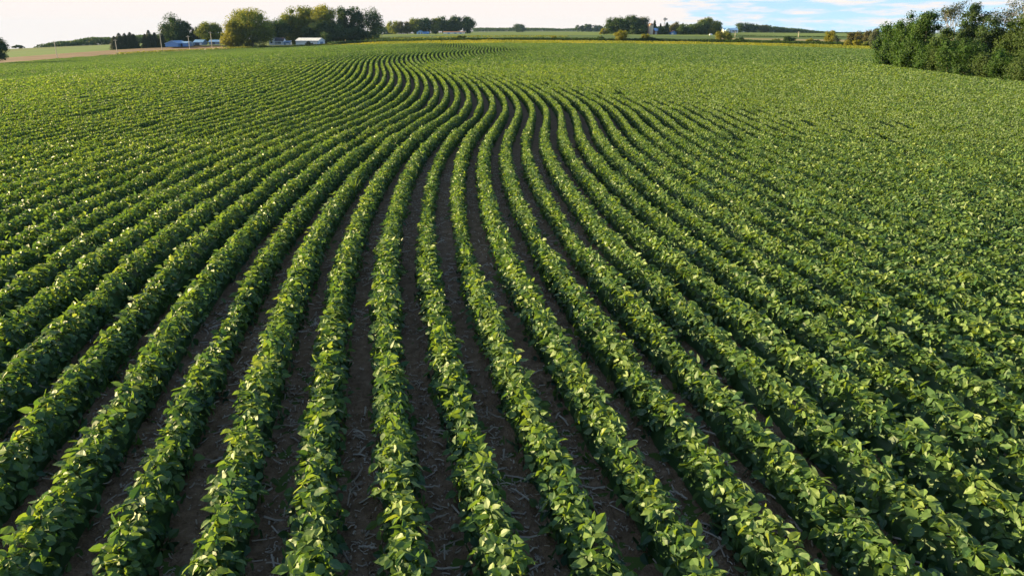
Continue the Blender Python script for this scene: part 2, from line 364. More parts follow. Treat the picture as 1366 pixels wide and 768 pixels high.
def add_row(b, i, r):
    d = i * SP
    edges = [2.6]
    while edges[-1] < 440: edges.append(edges[-1] + max(.5, .025 * edges[-1]))
    e = np.array(edges); mid = (e[1:] + e[:-1]) / 2; ln = np.diff(e)
    xm = xrow(mid, d); zmid = plane(mid)
    depth = mid * cp + 4.2 * sp
    ok = infield(xm, mid) & (np.abs(xm) < .72 * depth + 3.0)
    if not ok.any(): return False
    # opaque inner mass of stems and leaves, uneven
    run = np.where(ok)[0]; lo, hi = e[run[0]], e[run[-1] + 1]
    ysn = [lo]
    while ysn[-1] < hi: ysn.append(ysn[-1] + max(.16, .016 * ysn[-1]))
    Y = np.array(ysn); w, h = rowshape(i, Y); X = xrow(Y, d) + .03 * (vnoise(Y / 1.1, np.full_like(Y, i * 2.2), 21) - .5)
    th = throw(Y, d); G = hgt(X, Y) + .03
    D = np.hypot(X, Y); far = np.clip((D - 25) / 60, 0, 1)
    sc = .66 + .2 * far
    ang = np.radians(np.array([-90, -62, -25, 12, 50, 75, 90])); na = len(ang)
    jit = 1 + .30 * (np.stack([vnoise(Y / .3, np.full_like(Y, i * 13.1 + q * 7.7), 31) for q in range(na)], 1) - .5)
    px = w[:, None] * sc[:, None] * np.sin(ang)[None] * jit; pz = h[:, None] * sc[:, None] * (np.cos(ang)[None] * .95 + .03) * jit
    V = np.stack([X[:, None] + px * np.cos(th)[:, None], Y[:, None] - px * np.sin(th)[:, None], G[:, None] + pz], 2).reshape(-1, 3)
    k = np.arange(len(Y) - 1)[:, None] * na + np.arange(na - 1)[None]
    F = np.stack([k, k + 1, k + 1 + na, k + na], 2).reshape(-1, 4)
    okc = np.interp((Y[1:] + Y[:-1]) / 2, mid, ok.astype(float)) > .3
    F = F[np.repeat(okc, na - 1)]
    b.add(V, F, 0, np.clip(.22 + .2 * r.random(len(F)), 0, 1))
    # leaves
    for lod, dmin, dmax in ((0, 0, 15), (1, 15, 34), (2, 34, 999)):
        Dm = np.hypot(xm, mid); s = ok & (Dm >= dmin) & (Dm < dmax)
        if not s.any(): continue
        if lod < 2: dens = np.full(s.sum(), 92.0 if lod == 0 else 84.0)
        else:
            Lm = np.clip(.0027 * Dm[s], .10, .31); dens = np.maximum(330 * (.105 / Lm) ** 2, 16)
        cnt = (dens * ln[s]).astype(int) + 1
        y = np.repeat(e[:-1][s], cnt) + r.random(cnt.sum()) * np.repeat(ln[s], cnt)
        n = len(y)
        w, h = rowshape(i, y); x0 = xrow(y, d) + .03 * (vnoise(y / 1.1, np.full_like(y, i * 2.2), 21) - .5); th = throw(y, d)
        u = np.clip(r.normal(0, .52, n), -1.15, 1.15) * R(88)
        if lod: w = w * .92
        if lod == 2: w = w * .95
        rr = 1 - .30 * r.random(n) ** 1.6 + .10 * (r.random(n) ** 4)
        ox = w * np.sin(u) * rr; oz = h * (np.maximum(np.cos(u), .0) * .93 + .09) * rr
        g = hgt(x0, y) + .03
        p = np.stack([x0 + ox * np.cos(th), y - ox * np.sin(th), g + oz], 1)
        outn = np.stack([np.sin(u) * np.cos(th), -np.sin(u) * np.sin(th), np.cos(u) + .25], 1)
        plantt = vnoise(y / .28, np.full_like(y, i * 17.3), 41)
        tint = np.clip(.28 + .34 * oz / np.maximum(h, .1) * 1.0 + r.normal(0, .16, n) + .25 * (plantt - .5) - .05 + np.interp(y, [20, 34, 40, 100, 128, 400], [0, .03, .05, .06, -.15, -.15]), 0, 1)  # shade and sunlight in the tint: darker low down and far off, lighter mid-field
        if lod < 2:
            a = norm(outn + r.normal(0, .48, (n, 3)))
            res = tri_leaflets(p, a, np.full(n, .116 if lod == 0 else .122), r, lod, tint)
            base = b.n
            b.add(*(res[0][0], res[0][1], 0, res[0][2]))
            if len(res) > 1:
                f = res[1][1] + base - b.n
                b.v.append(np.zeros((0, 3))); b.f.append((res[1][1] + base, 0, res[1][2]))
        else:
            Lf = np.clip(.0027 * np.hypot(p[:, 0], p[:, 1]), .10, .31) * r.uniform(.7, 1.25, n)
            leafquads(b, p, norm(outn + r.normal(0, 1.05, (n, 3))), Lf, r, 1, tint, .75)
    return True
ORD = {1: 'first', 2: 'second', 3: 'third', 4: 'fourth', 5: 'fifth', 6: 'sixth', 7: 'seventh', 8: 'eighth', 9: 'ninth', 10: 'tenth', 11: 'eleventh', 12: 'twelfth'}
def edge_mark(i):
    """where row i leaves the photograph: percent along the bottom edge, or percent down the left or right edge"""
    d = i * SP
    Y = np.geomspace(3, 90, 1500); X = xrow(Y, d); z = hgt(X, Y) + .35
    t = Y * cp + (CZ - z) * sp; px = 683 + FPX * X / t; py = 384 - FPX * ((z - CZ) * cp + Y * sp) / t
    k = (px > 0) & (px < 1366) & (py < 768)
    j = np.where(k)[0][0]
    if py[j] > 755: return 'bottom', px[j] / 1366 * 100
    return ('left' if px[j] < 683 else 'right'), py[j] / 768 * 100
LEFT_N, RIGHT_N = -46, 12
stuff = Buf()
for i in range(-330, 150):
    r = np.random.default_rng(1000 + i)
    if LEFT_N <= i <= RIGHT_N:
        b = Buf()
        if not add_row(b, i, r): continue
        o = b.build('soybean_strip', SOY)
        side, pc = edge_mark(i)
        k = i - 1
        if i == 1: lab = 'green soybean row with a thin weak stretch halfway up the photo'
        elif side == 'bottom':
            q = 'right' if k > 0 else 'left'
            lab = f'leafy soybean row, {ORD[abs(k)]} to the {q} of the row with the thin weak stretch'
        else: lab = f'leafy soybean row that leaves the photo at its {side} edge, {pc:.1f} percent down'
        tag(o, lab, 'crop row', 'soybean rows curving over the field')
    else: add_row(stuff, i, r)
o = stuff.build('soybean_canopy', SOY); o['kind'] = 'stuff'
tag(o, 'soybean rows merging into one unbroken green canopy at both sides of the field', 'soybeans')

# dry stalks on the soil
b = Buf(); r = np.random.default_rng(5)
n = 44000
y = 3 + 26 * r.random(n) ** 1.5
irow = r.integers(-16, 11, n); x = xrow(y, (irow + .5) * SP) + r.normal(0, .12, n)
clus = vnoise(x * 1.1, y * .8, 51); keep = (clus + r.random(n) * .55 > .60) & (np.abs(x) < .75 * y + 4); x, y = x[keep], y[keep]; n = len(x)
L = np.minimum(.018 + .05 * r.random(n) ** 1.6 + .2 * r.random(n) ** 9, .34); az = r.uniform(0, math.pi, n); wd = r.uniform(.0025, .009, n) + L * .02; pit = r.normal(0, .16, n)
c = np.stack([x, y, hgt(x, y) + .03 + clod(x, y) + .012 + np.abs(np.sin(pit)) * L * .5], 1)
dv = np.stack([np.cos(az) * np.cos(pit), np.sin(az) * np.cos(pit), np.sin(pit)], 1) * (L / 2)[:, None]
sv = np.stack([-np.sin(az), np.cos(az), 0 * az], 1) * wd[:, None]; uv = np.array([0, 0, 1.0])[None] * (wd * 1.1)[:, None]
bent = uv * r.uniform(-2, 3, (n, 1))
V = np.stack([c - dv - sv, c - dv + uv, c - dv + sv, c - sv + bent, c + uv + bent, c + sv + bent, c + dv - sv, c + dv + uv, c + dv + sv], 1).reshape(-1, 3)
o9 = (np.arange(n) * 9)[:, None, None]; F = (o9 + np.array([(0, 1, 4, 3), (1, 2, 5, 4), (3, 4, 7, 6), (4, 5, 8, 7)])[None]).reshape(-1, 4)
b.add(V, F, 0, np.repeat(r.uniform(0, 1, n), 4)); o = b.build('crop_residue', STRAW); o['kind'] = 'stuff'
tag(o, 'pale bits of dry crop residue scattered over the dark soil between the rows', 'debris')
# crumbs and clods of earth
b = Buf(); r = np.random.default_rng(8); n = 15000
y = 3.5 + 20 * r.random(n) ** 1.6; x = xrow(y, (r.integers(-12, 10, n) + .5) * SP) + r.normal(0, .16, n); k = np.abs(x) < .75 * y + 4; x, y = x[k], y[k]; n = len(x)
sz = .008 + .028 * r.random(n) ** 4
oc = np.array([(1, 0, 0), (0, 1, 0), (-1, 0, 0), (0, -1, 0), (0, 0, .8), (.6, .6, .45), (-.6, .6, .4), (-.6, -.6, .45), (.6, -.6, .4)])
V = np.stack([x, y, hgt(x, y) + .03 + clod(x, y)], 1)[:, None] + oc[None] * sz[:, None, None] * r.uniform(.6, 1.3, (n, 9, 1))
F = (np.arange(n) * 9)[:, None, None] + np.array([(0, 5, 4), (5, 1, 4), (1, 6, 4), (6, 2, 4), (2, 7, 4), (7, 3, 4), (3, 8, 4), (8, 0, 4)])[None]
b.add(V.reshape(-1, 3), F.reshape(-1, 3)); o = b.build('soil_clods', SOIL); o['kind'] = 'stuff'; tag(o, 'crumbs and clods of dark earth between the soybean rows', 'soil')
# tall grassy weeds sticking out of the rows
def weed(px, Y, h, label):
    x, y, z = ground_px(px, Y); r = np.random.default_rng(int(px)); b = Buf()
    for k in range(16):
        a = r.uniform(0, 6.28); l = h * r.uniform(.6, 1.0); lean = r.uniform(.1, .5); s = np.linspace(0, 1, 6); wd = .012 * (1 - s ** 2) + .001
        c = np.stack([np.cos(a) * lean * l * s ** 1.8, np.sin(a) * lean * l * s ** 1.8, l * (s - .18 * s ** 3)], 1); sd = np.array([-math.sin(a), math.cos(a), 0])
        V = np.concatenate([c - sd * wd[:, None], c + sd * wd[:, None]]); b.add(V, [(i, i + 1, i + 7, i + 6) for i in range(5)], 0, r.uniform(.3, .8))
    tag(b.build('grass_weed', WEED, loc=(x, y, z + .03)), label, 'weed', 'grassy weeds in the soybean field')
WEED = leaf_mat('weed_blade', [(0, (.05, .11, .02)), (1, (.16, .24, .05))], (.12, .17, .06), .35)
weed(473, 20.5, 1.0, 'tall grassy weed standing out of a soybean row in the left half of the field')
weed(985, 17.8, .85, 'grassy weed sticking out of the soybean rows in the right half of the field')
# larger broken stalks, one object each
def stalk(x, y, L, az, bendk):
    rr = np.random.default_rng(int(abs(x * 1000 + y * 77)))
    b = Buf(); s = np.linspace(-.5, .5, 7)
    pts = np.stack([s * L, bendk * L * (s ** 2 - .1) + rr.normal(0, .003, 7), .016 + .010 * np.abs(rr.normal(0, 1, 7))], 1)
    tube(b, pts, np.interp(s, [-.5, .5], [.013, .007]), 6, 0, .85)
    for q in (2, 4): tube(b, [pts[q] - [.006, 0, 0], pts[q] + [.006, 0, 0]], .0145, 6, 0, .5)
    o = b.build('corn_stalk', STRAW, loc=(x, y, h1(x, y) + .035 + float(clod(np.array([x]), np.array([y]))[0]))); o.rotation_euler = (0, 0, az)
    tag(o, 'pale broken corn stalk lying on the dark soil between soybean rows', 'corn stalk', 'corn stalks lying between the rows')
for px, py, L, az in ((700, 668, .42, 2.25), (722, 678, .20, 2.0), (596, 757, .22, .08), (490, 738, .15, 2.9), (735, 694, .30, 2.3), (571, 654, .2, .1), (556, 625, .14, 2.0), (785, 634, .2, .05), (905, 660, .2, 2.4), (942, 580, .24, 2.6), (1020, 575, .2, .1), (1062, 700, .16, 1.9), (330, 690, .22, 1.0), (668, 525, .22, .05)):
    Y = 5.0
    v = (384 - py) / FPX
    for _ in range(4):
        x, yq, z = P(px, py, Y); Y = (h1(x, Y) + .05 - CZ) * (cp + v * sp) / (-sp + v * cp)
    x, yq, z = P(px, py, Y); stalk(x, yq, L, az, .1)

# ------------------------------------------------------------------ trees and shrubs
def crown_round(b, h, w, r, zlow=.12, nclump=22, nleaf=1500, leaf=.5, lean=0.0, topflat=.0, goldtop=0.0, dep=None, core=.7):
    """uneven crown of many leaf clumps with gaps between them"""
    n = nclump
    u = norm(r.normal(size=(n, 3))); rad = r.random(n) ** .4
    zc = h * (zlow + (1 - zlow) * .5); a = np.array([w / 2, (dep or w) / 2, h * (1 - zlow) / 2])
    c = u * rad[:, None] * a * .80
    c[:, 2] = c[:, 2] + zc
    f = (c[:, 2] / h - zlow) / (1 - zlow)
    tap = np.where(f < .3, .85 + .5 * f, 1.0); c[:, 0] *= tap; c[:, 1] *= tap
    cr = r.uniform(.52, .98, n) * min(w, h) * n ** (-1 / 3)
    cr = np.minimum(cr, h * .28)
    per = np.maximum(8, (nleaf * cr ** 2 / (cr ** 2).sum()).astype(int))
    k = np.repeat(np.arange(n), per); m = len(k)
    v = norm(r.normal(size=(m, 3)) + [0, 0, .15]); rr = r.random(m) ** .45
    p = c[k] + v * (rr * cr[k])[:, None] * [1.05, 1.05, .85]
    p[:, 2] = np.maximum(p[:, 2], h * .01 + .05)
    p[:, 2] = np.minimum(p[:, 2], h * 1.03)
    q = np.percentile(np.abs(p[:, 0]), 98.5); sx = w / 2 / q; p[:, 0] *= sx; c[:, 0] *= sx
    q = np.percentile(np.abs(p[:, 1]), 98.5); sy = (dep or w) / 2 / q; p[:, 1] *= sy; c[:, 1] *= sy
    z0, z1 = np.percentile(p[:, 2], 1), np.percentile(p[:, 2], 99.3); zt = zlow * h + .1
    p[:, 2] = np.maximum(zt + (p[:, 2] - z0) * (h * .99 - zt) / (z1 - z0), .08); c[:, 2] = zt + (c[:, 2] - z0) * (h - zt) / (z1 - z0)
    ctint = r.normal(0, .16, n)
    t = np.clip(.42 + ctint[k] + r.normal(0, .16, m) + goldtop * (p[:, 2] / h - .5), 0, 1)
    if core > 0:                                    # dense twiggy heart of each clump
        aa = np.arange(6) * math.pi / 3; ring = []
        for el in (-55, -10, 35): ring.append(np.stack([np.cos(aa) * math.cos(R(el)), np.sin(aa) * math.cos(R(el)), np.full(6, math.sin(R(el)))], 1))
        S = np.concatenate([[[0, 0, -1]], *ring, [[0, 0, 1]]]); Fq = [(1 + g * 6 + j, 1 + g * 6 + (j + 1) % 6, 7 + g * 6 + (j + 1) % 6, 7 + g * 6 + j) for g in range(2) for j in range(6)]
        Ft = [(0, 1 + (j + 1) % 6, 1 + j) for j in range(6)] + [(19, 13 + j, 13 + (j + 1) % 6) for j in range(6)]
        for q in range(n):
            V = c[q] + S * cr[q] * core * [sx, sy, 1] * r.uniform(.55, 1.25, (20, 1)); V[:, 2] = np.maximum(V[:, 2], .05)
            k0 = b.n; tq = np.clip(.3 + ctint[q] * .6 + r.normal(0, .08, 12), 0, 1); b.add(V, Fq, 0, tq)
            b.v.append(np.zeros((0, 3))); b.f.append((np.array(Ft) + k0, 0, tq))
    leafquads(b, p, norm(v + r.normal(0, .55, (m, 3))), leaf * r.uniform(.6, 1.3, m), r, 0, t, .8)
    return c, cr
def crown_spruce(b, h, w, r, nleaf=1100, leaf=.45):
    f = r.random(nleaf) ** 1.35; z = h * (.05 + .95 * f)
    tier = .78 + .32 * np.abs(((f * 13 + r.normal(0, .05, nleaf)) % 1) - .5) * 2
    rad = w / 2 * (1 - f) ** .5 * tier * (r.random(nleaf) ** .35) + .05
    a = r.uniform(0, 2 * math.pi, nleaf); lob = 1 + .16 * np.sin(a * 5 + f * 30)
    p = np.stack([rad * lob * np.cos(a), rad * lob * np.sin(a), z - rad * .18], 1)
    p[:, 2] = np.maximum(p[:, 2], .1)
    nn = norm(np.stack([np.cos(a), np.sin(a), np.full(nleaf, .5)], 1) + r.normal(0, .4, (nleaf, 3)))
    leafquads(b, p, nn, leaf * r.uniform(.6, 1.2, nleaf) * np.clip(1.15 - f * .6, .4, 1), r, 0, np.clip(r.normal(.45, .2, nleaf), 0, 1), .6)
def trunk_mesh(h, w, cents, r, thick, k=5):
    b = Buf(); top = h * .62
    zz = np.linspace(0, top, 6); wob = np.cumsum(r.normal(0, .012 * h, (6, 2)), 0); wob[0] = 0
    pts = np.c_[wob, zz]; tube(b, pts, np.interp(zz, [0, .06 * h, top], [thick * 1.45, thick, thick * .35]), 7)
    if len(cents):
        idx = np.argsort(-cents[:, 2])[:60]; idx = r.choice(idx, min(k, len(idx)), replace=False)
        for q in idx:
            z0 = np.clip(cents[q, 2] * .5, h * .1, top * .95); st = np.array([np.interp(z0, zz, pts[:, 0]), np.interp(z0, zz, pts[:, 1]), z0]); en = cents[q]
            mid = (st + en) / 2 + [0, 0, -.03 * h]
            tube(b, [st, mid, en], [thick * .45, thick * .3, thick * .1], 5)
    return b
def branches(b, r, h, w, levels=4, thick=.12, mat=0, fork=3):
    tips = []
    def rec(p, d, L, t, lv):
        q = p + d * L; mid = p + d * L * .5 + r.normal(0, .04 * L, 3)
        tube(b, [p, mid, q], [t, t * .85, t * .65], 5 if lv < 2 else 4, mat, cap=False)
        if lv >= levels: tips.append(q); return
        for _ in range(fork if lv else fork + 1):
            dd = norm(d + r.normal(0, .38, 3) * [1, 1, .6] + [0, 0, .16]); rec(q, dd, L * r.uniform(.55, .8), t * .6, lv + 1)
    rec(np.zeros(3), np.array([0, 0, 1.0]), h * .34, thick, 0)
    return np.array(tips)
SEED = [100]
def plant(name, label, cat, px0, px1, ytop, Y, style='round', mat=None, group=None, zlow=.12, dens=1.0, leafpx=1.5, gold=0.0, nclump=None, trunkmat=None, ybase=None, flat=1.0):
    SEED[0] += 1; r = np.random.default_rng(SEED[0])
    pxc = (px0 + px1) / 2
    x, y, z = ground_px(pxc, Y)
    if ybase is not None:
        z = P(pxc, ybase, Y)[2]; 
    ztop = P(pxc, ytop, Y)[2]; h = max(ztop - z, .6); depth = Y * cp + (CZ - z) * sp
    w = (px1 - px0) / FPX * depth
    root = empty(name, (x, y, z), label, cat, group, rz=0)
    leaf = leafpx / FPX * depth
    dep = min(w, h * 1.1) * flat
    b = Buf()
    if style == 'spruce':
        nl = int(2600 * dens); crown_spruce(b, h, w, r, nl, leaf * 1.1); cents = np.zeros((0, 3)); k = 0
    elif style == 'bare':
        tb = Buf(); tips = branches(tb, r, h, w, 4, h * .017 + .03)
        ext = np.abs(tips).max(0); tips_s = np.array([w / 2 / max(ext[0], .1), min(w, h) / 2 / max(ext[1], .1), h / max(ext[2], .1)])
        tb.v = [v * tips_s for v in tb.v]; tips = tips * tips_s
        tb.build('trunk', trunkmat or BARKP, root)
        m = int(1300 * dens); q = tips[r.integers(0, len(tips), m)] + r.normal(0, .03 * h, (m, 3))
        leafquads(b, q, norm(r.normal(size=(m, 3))), leaf * r.uniform(.5, 1.1, m), r, 0, None, .6)
        b.build('crown', mat, root); return root
    else:
        nl = int(dens * 19 * (w * h) / (leaf ** 2)); nl = min(max(nl, 700), 60000)
        nc = nclump or int(np.clip(22 + 12 * w * h / 90, 24, 80))
        cents, cr = crown_round(b, h, w, r, zlow, nc, nl, leaf, goldtop=gold, dep=dep, core=.46 if dens > .75 else .34 if dens > .6 else 0)
        k = 6
    b.build('crown', mat, root)
    thick = (.028 if style != 'shrub' else .018) * h
    trunk_mesh(h, w, cents, r, thick, k).build('trunk', trunkmat or BARK, root)
    return root
def mass(name, label, line, mat, leafpx=1.4, dens=1.0, deep=25.0, bump=8.0):
    """a far-off strip of woodland or brush: line of (px, top, base, Y)"""
    SEED[0] += 1; r = np.random.default_rng(SEED[0]); b = Buf()
    a = np.array(line, float); tot = 0
    for q in range(len(a) - 1):
        (p0, t0, b0, y0), (p1, t1, b1, y1) = a[q], a[q + 1]
        dep = (y0 + y1) / 2; hpx = max((b0 + b1) / 2 - (t0 + t1) / 2, 1.5); m = int(abs(p1 - p0) * hpx * 5 * dens / leafpx ** 2) + 20
        k = r.random(m); px = p0 + (p1 - p0) * k; Yb = y0 + (y1 - y0) * k; Y = Yb + deep * r.random(m)
        zt = np.array([P(0, t, yy)[2] for t, yy in zip(t0 + (t1 - t0) * k, Yb)])
        xx = np.array([X_at(u, v, -3) for u, v in zip(px, Yb)]); xx = xx + (px - 683) / FPX * 0
        zb = hgt(xx, Y)
        H = np.maximum(zt - zb, .8); lump = .72 + .36 * vnoise(xx / bump, Y / bump, SEED[0])
        f = r.random(m) ** .75; z = zb + H * lump * f + r.normal(0, .02, m) * H
        v = norm(r.normal(size=(m, 3)) + np.array([0, -.3, .5]))
        sz = leafpx / FPX * dep * r.uniform(.7, 1.4, m)
        leafquads(b, np.stack([xx, Y, np.maximum(z, zb + .1)], 1), v, sz, r, 0, np.clip(.25 + .45 * f + r.normal(0, .15, m), 0, 1), .8)
    o = b.build(name, mat); o['kind'] = 'stuff'; tag(o, label, 'vegetation'); return o

# far-off masses
mass('far_woods', 'bluish wood running along the hill beyond the green meadow on the left', [(40, 64, 67, 800), (47, 60, 66, 800), (72, 55, 64, 800), (90, 53.5, 63, 800), (114, 50.5, 61, 800), (149, 49, 59.5, 800), (190, 47, 57.5, 800), (220, 45.5, 56, 800), (300, 44, 55, 800)], F_DARK, 1.7, 4, 40, 18)
mass('far_woods', 'thin bluish tree line on the horizon between the grove and the silo farm', [(630, 37.5, 42, 1900), (680, 37.5, 42, 1900), (705, 37, 41.5, 1900), (750, 38.5, 41.5, 1900), (770, 37.5, 41, 1900), (806, 36.5, 41.5, 1900)], F_DARK, 1.4, 4, 80, 25)
mass('far_woods', 'bluish woods on the horizon peeping out just left of the far grove', [(496, 34, 46, 1200), (506, 34.5, 46, 1200), (522, 36, 46, 1200)], F_DARK, 1.5, 3.5, 40, 14)
mass('far_woods', 'long dark tree line tapering off to the right along the horizon', [(1008, 34, 44, 1100), (1030, 35, 44.3, 1100), (1050, 37.5, 44.5, 1100), (1075, 39.5, 45, 1100), (1101, 42, 45.5, 1100), (1130, 43.5, 46, 1200), (1180, 43, 47, 1200)], F_DARK, 1.5, 3.5, 40, 16)
mass('ditch_brush', 'low dark and yellow brush along the ditch at the far field edge', [(436, 56.5, 60.5, 448), (470, 54.4, 58.6, 425), (520, 52.0, 56.5, 403), (600, 50.4, 55, 363), (700, 50.4, 54.6, 353), (800, 50.8, 55.4, 346), (870, 51.2, 56, 343), (960, 52.4, 57.6, 329), (1060, 54.6, 60.4, 306), (1165, 57.2, 63.5, 277), (1200, 57.5, 64.5, 272)], F_DARK, 1.3, 3.5, 7, 6)  # dark leaf colour also stands in for the shaded side of the brush
mass('corn_crop', 'strip of standing corn behind the ditch to the right of the white barn', [(440, 54.5, 58.6, 520), (480, 51.8, 55.5, 500), (530, 50, 53.6, 470), (640, 49.3, 51.6, 450), (760, 49.8, 52, 440)], F_OLIVE, 1.3, 1.2, 30, 9)
mass('roadside_weeds', 'yellow and green weeds along the field edge before the white farmhouse', [(150, 70.6, 73, 392), (190, 68.2, 70.6, 398), (217, 67.0, 69.4, 404), (262, 65.3, 67.6, 410), (300, 63.8, 66, 418), (340, 61.5, 65, 423), (365, 61.5, 64, 430), (400, 60, 62.8, 436), (440, 59, 61.8, 436)], F_OLIVE, 1.2, 1.4, 7, 6)
def tufts(name, label, lo, hi, n, mat, size):
    r = np.random.default_rng(77); A = np.array(lo); B = np.array(hi); t = r.random(n); k = r.random(n)
    f = lambda a, j: np.interp(t, np.linspace(0, 1, len(a)), a[:, j])
    x = f(A, 0) * (1 - k) + f(B, 0) * k; y = f(A, 1) * (1 - k) + f(B, 1) * k
    p = np.stack([x, y, hgt(x, y) + .12 + size * .3 + .25 * vnoise(x / 4, y / 9, 8)], 1); b = Buf()
    leafquads(b, p, norm(r.normal(size=(n, 3)) + [0, -.4, .9]), size * r.uniform(.6, 1.4, n), r, 0, np.clip(.2 + .7 * vnoise(x / 14, y / 20, 9) + r.normal(0, .15, n), 0, 1), .8)
    o = b.build(name, mat); o['kind'] = 'stuff'; tag(o, label, 'grass')
HEADLAND_LEAF = leaf_mat('sunlit_headland_leaf', [(0, (.09, .13, .018)), (.5, (.17, .20, .022)), (1, (.28, .26, .03))], (.15, .17, .04), .3)  # sunlight on the headland soybeans painted into the leaf colour
tufts('headland_leaves', 'sunlit yellow green soybean headland strip along the far edge of the soybean field', pts_xy(A_EDGE[7:]), pts_xy([(430, 61, 436)] + B_LINE[1:7]), 26000, HEADLAND_LEAF, .42)
mass('dark_hedge', 'dark low hedge line under the pale field left of the small yellow tree', [(975, 47.6, 49.3, 530), (1040, 48.3, 50.2, 520), (1100, 49.3, 51.4, 515), (1165, 50.5, 52.6, 500)], F_DARK, 1.1, 1.6, 6, 6)

T = plant
G1 = 'trees round the farms on the left'
T('broadleaf_tree', 'dark ragged tree cut by the left edge of the photo', 'tree', -16, 13, 49, 325, 'round', F_DARK, zlow=.18, dens=.9)
for a in ((20, 33, 61.5), (30, 42, 63)): pass
T('broadleaf_tree', 'small bluish round tree clump standing left of the hill wood', 'tree', 17, 33, 60.5, 690, 'round', F_DARK, zlow=.03)
SPR = 'spruces beside the ploughed field'
for (p0, p1, yt, lab) in ((149, 160, 48.5, 'short dark spruce at the left end of the wide spruce clump'), (155, 168, 44.3, 'dark spruce second from the left in the wide spruce clump'), (163, 175, 44.6, 'dark spruce in the middle of the wide spruce clump'),
                          (170, 182, 43.2, 'tallest dark spruce of the wide clump behind the ploughed field'), (174, 187, 45.5, 'dark spruce at the right end of the wide spruce clump'),
                          (191, 200, 45.5, 'dark spruce at the left of the narrow spruce trio'), (196, 206, 40.3, 'tallest pointed spruce of the narrow trio'), (204, 213, 43.5, 'dark spruce at the right of the narrow spruce trio'), (214, 222, 45, 'slim dark spruce just left of the tall cottonwood')):
    T('spruce_tree', lab, 'spruce', p0 - 2, p1 + 2, yt, 462, 'spruce', F_SPRUCE, SPR)
T('broadleaf_tree', 'tallest dark cottonwood with gaps, behind the blue machine shed', 'tree', 217, 252, 20.5, 475, 'round', F_DARK, G1, zlow=.1, dens=.85, nclump=26)
T('broadleaf_tree', 'narrow dark tree leaning on the right flank of the tall cottonwood', 'tree', 240, 259, 29, 478, 'round', F_DARK, G1, zlow=.05)
for (p0, p1, yt, lab) in ((257, 264, 37.5, 'slim dark conifer right of the tall cottonwood'), (261, 268, 35.8, 'slim dark conifer just left of the round grey green tree')):
    T('spruce_tree', lab, 'spruce', p0, p1, yt, 470, 'spruce', F_SPRUCE, SPR)
T('broadleaf_tree', 'round grey green tree between the cottonwood and the golden tree', 'tree', 267, 298, 30.5, 468, 'round', F_OLIVE, G1, zlow=.1)
T('broadleaf_tree', 'broad golden green tree left of the white farmhouse', 'tree', 309, 366, 13, 440, 'round', F_OLIVE, G1, zlow=.02, gold=.5, nclump=60)
T('broadleaf_tree', 'lower golden tree at the left foot of the broad golden green tree', 'tree', 296, 326, 30, 432, 'round', F_GOLD, G1, zlow=.0)
T('broadleaf_tree', 'dark tree behind the white farmhouse', 'tree', 352, 388, 27, 490, 'round', F_DARK, G1, zlow=.05)
T('broadleaf_tree', 'rounded olive tree rising over the house lean-to', 'tree', 374, 404, 13, 500, 'round', F_OLIVE, G1, zlow=.0)
T('broadleaf_tree', 'large olive tree in the middle of the grove behind the white barn', 'tree', 392, 430, 10.5, 505, 'round', F_OLIVE, G1, zlow=.0)
T('broadleaf_tree', 'tall tree with a yellow top behind the right end of the white barn', 'tree', 418, 454, 8.5, 500, 'round', F_OLIVE, G1, zlow=.08, gold=.9)
T('broadleaf_tree', 'lower dark tree filling the foot of the grove right of the white barn', 'tree', 405, 466, 30, 492, 'round', F_DARK, G1, zlow=.0)
T('broadleaf_tree', 'tall dark tree right of the yellow topped tree', 'tree', 451, 473, 10.5, 510, 'round', F_DARK, G1, zlow=.16, dens=.8)
T('broadleaf_tree', 'tall dark tree with sky showing through, second from the right of the grove', 'tree', 466, 487, 10, 510, 'round', F_DARK, G1, zlow=.2, dens=.7)
T('broadleaf_tree', 'ragged dark tree with thin branches at the right end of the barn grove', 'tree', 482, 512, 11.5, 515, 'round', F_DARK, G1, zlow=.1, dens=.5)
T('broadleaf_tree', 'low dark thicket tree under the tall trees right of the white barn', 'tree', 450, 498, 36, 505, 'round', F_DARK, G1, zlow=.0)
T('round_shrub', 'round dark shrub at the right end of the white barn', 'shrub', 428, 443, 43.5, 478, 'round', F_GREEN, zlow=.0)
T('bush', 'small brown green bush before the white barn', 'bush', 408, 417, 55.5, 440, 'round', F_BROWN, zlow=0)
T('bush', 'yellow bush at the field edge left of the white farmhouse', 'bush', 347, 356, 59.5, 428, 'round', F_GOLD, zlow=0)
G2 = 'trees of the far grove in the middle distance'
for p0, p1, yt, m, lab in ((516, 536, 28.8, F_OLIVE, 'low olive tree at the left end of the far grove'), (526, 552, 29.5, F_BROWN, 'brownish green tree second from the left in the far grove'), (543, 566, 25.5, F_OLIVE, 'grey green tree above the small blue house'), (556, 578, 24.5, F_DARK, 'dark tree just right of the small blue house'),
                           (570, 592, 25, F_OLIVE, 'dark olive tree in the middle of the far grove'), (584, 606, 23, F_DARK, 'dark tree over the left half of the long white shed'), (597, 618, 22, F_DARK, 'tallest dark tree over the right half of the long white shed'), (612, 634, 22.8, F_DARK, 'dark tree at the right end of the far grove')):
    T('broadleaf_tree', lab, 'tree', p0, p1, yt, 815, 'round', m, G2, zlow=.06, leafpx=1.3)
T('broadleaf_tree', 'lone bluish tree clump on the horizon right of the far grove', 'tree', 684, 701, 32.5, 1700, 'round', F_DARK, zlow=.0, leafpx=1.1)
T('broadleaf_tree', 'low wide bluish tree clump on the horizon left of the silo farm', 'tree', 767, 804, 33, 1700, 'round', F_DARK, zlow=.0, leafpx=1.1)
G3 = 'trees round the silo farm'
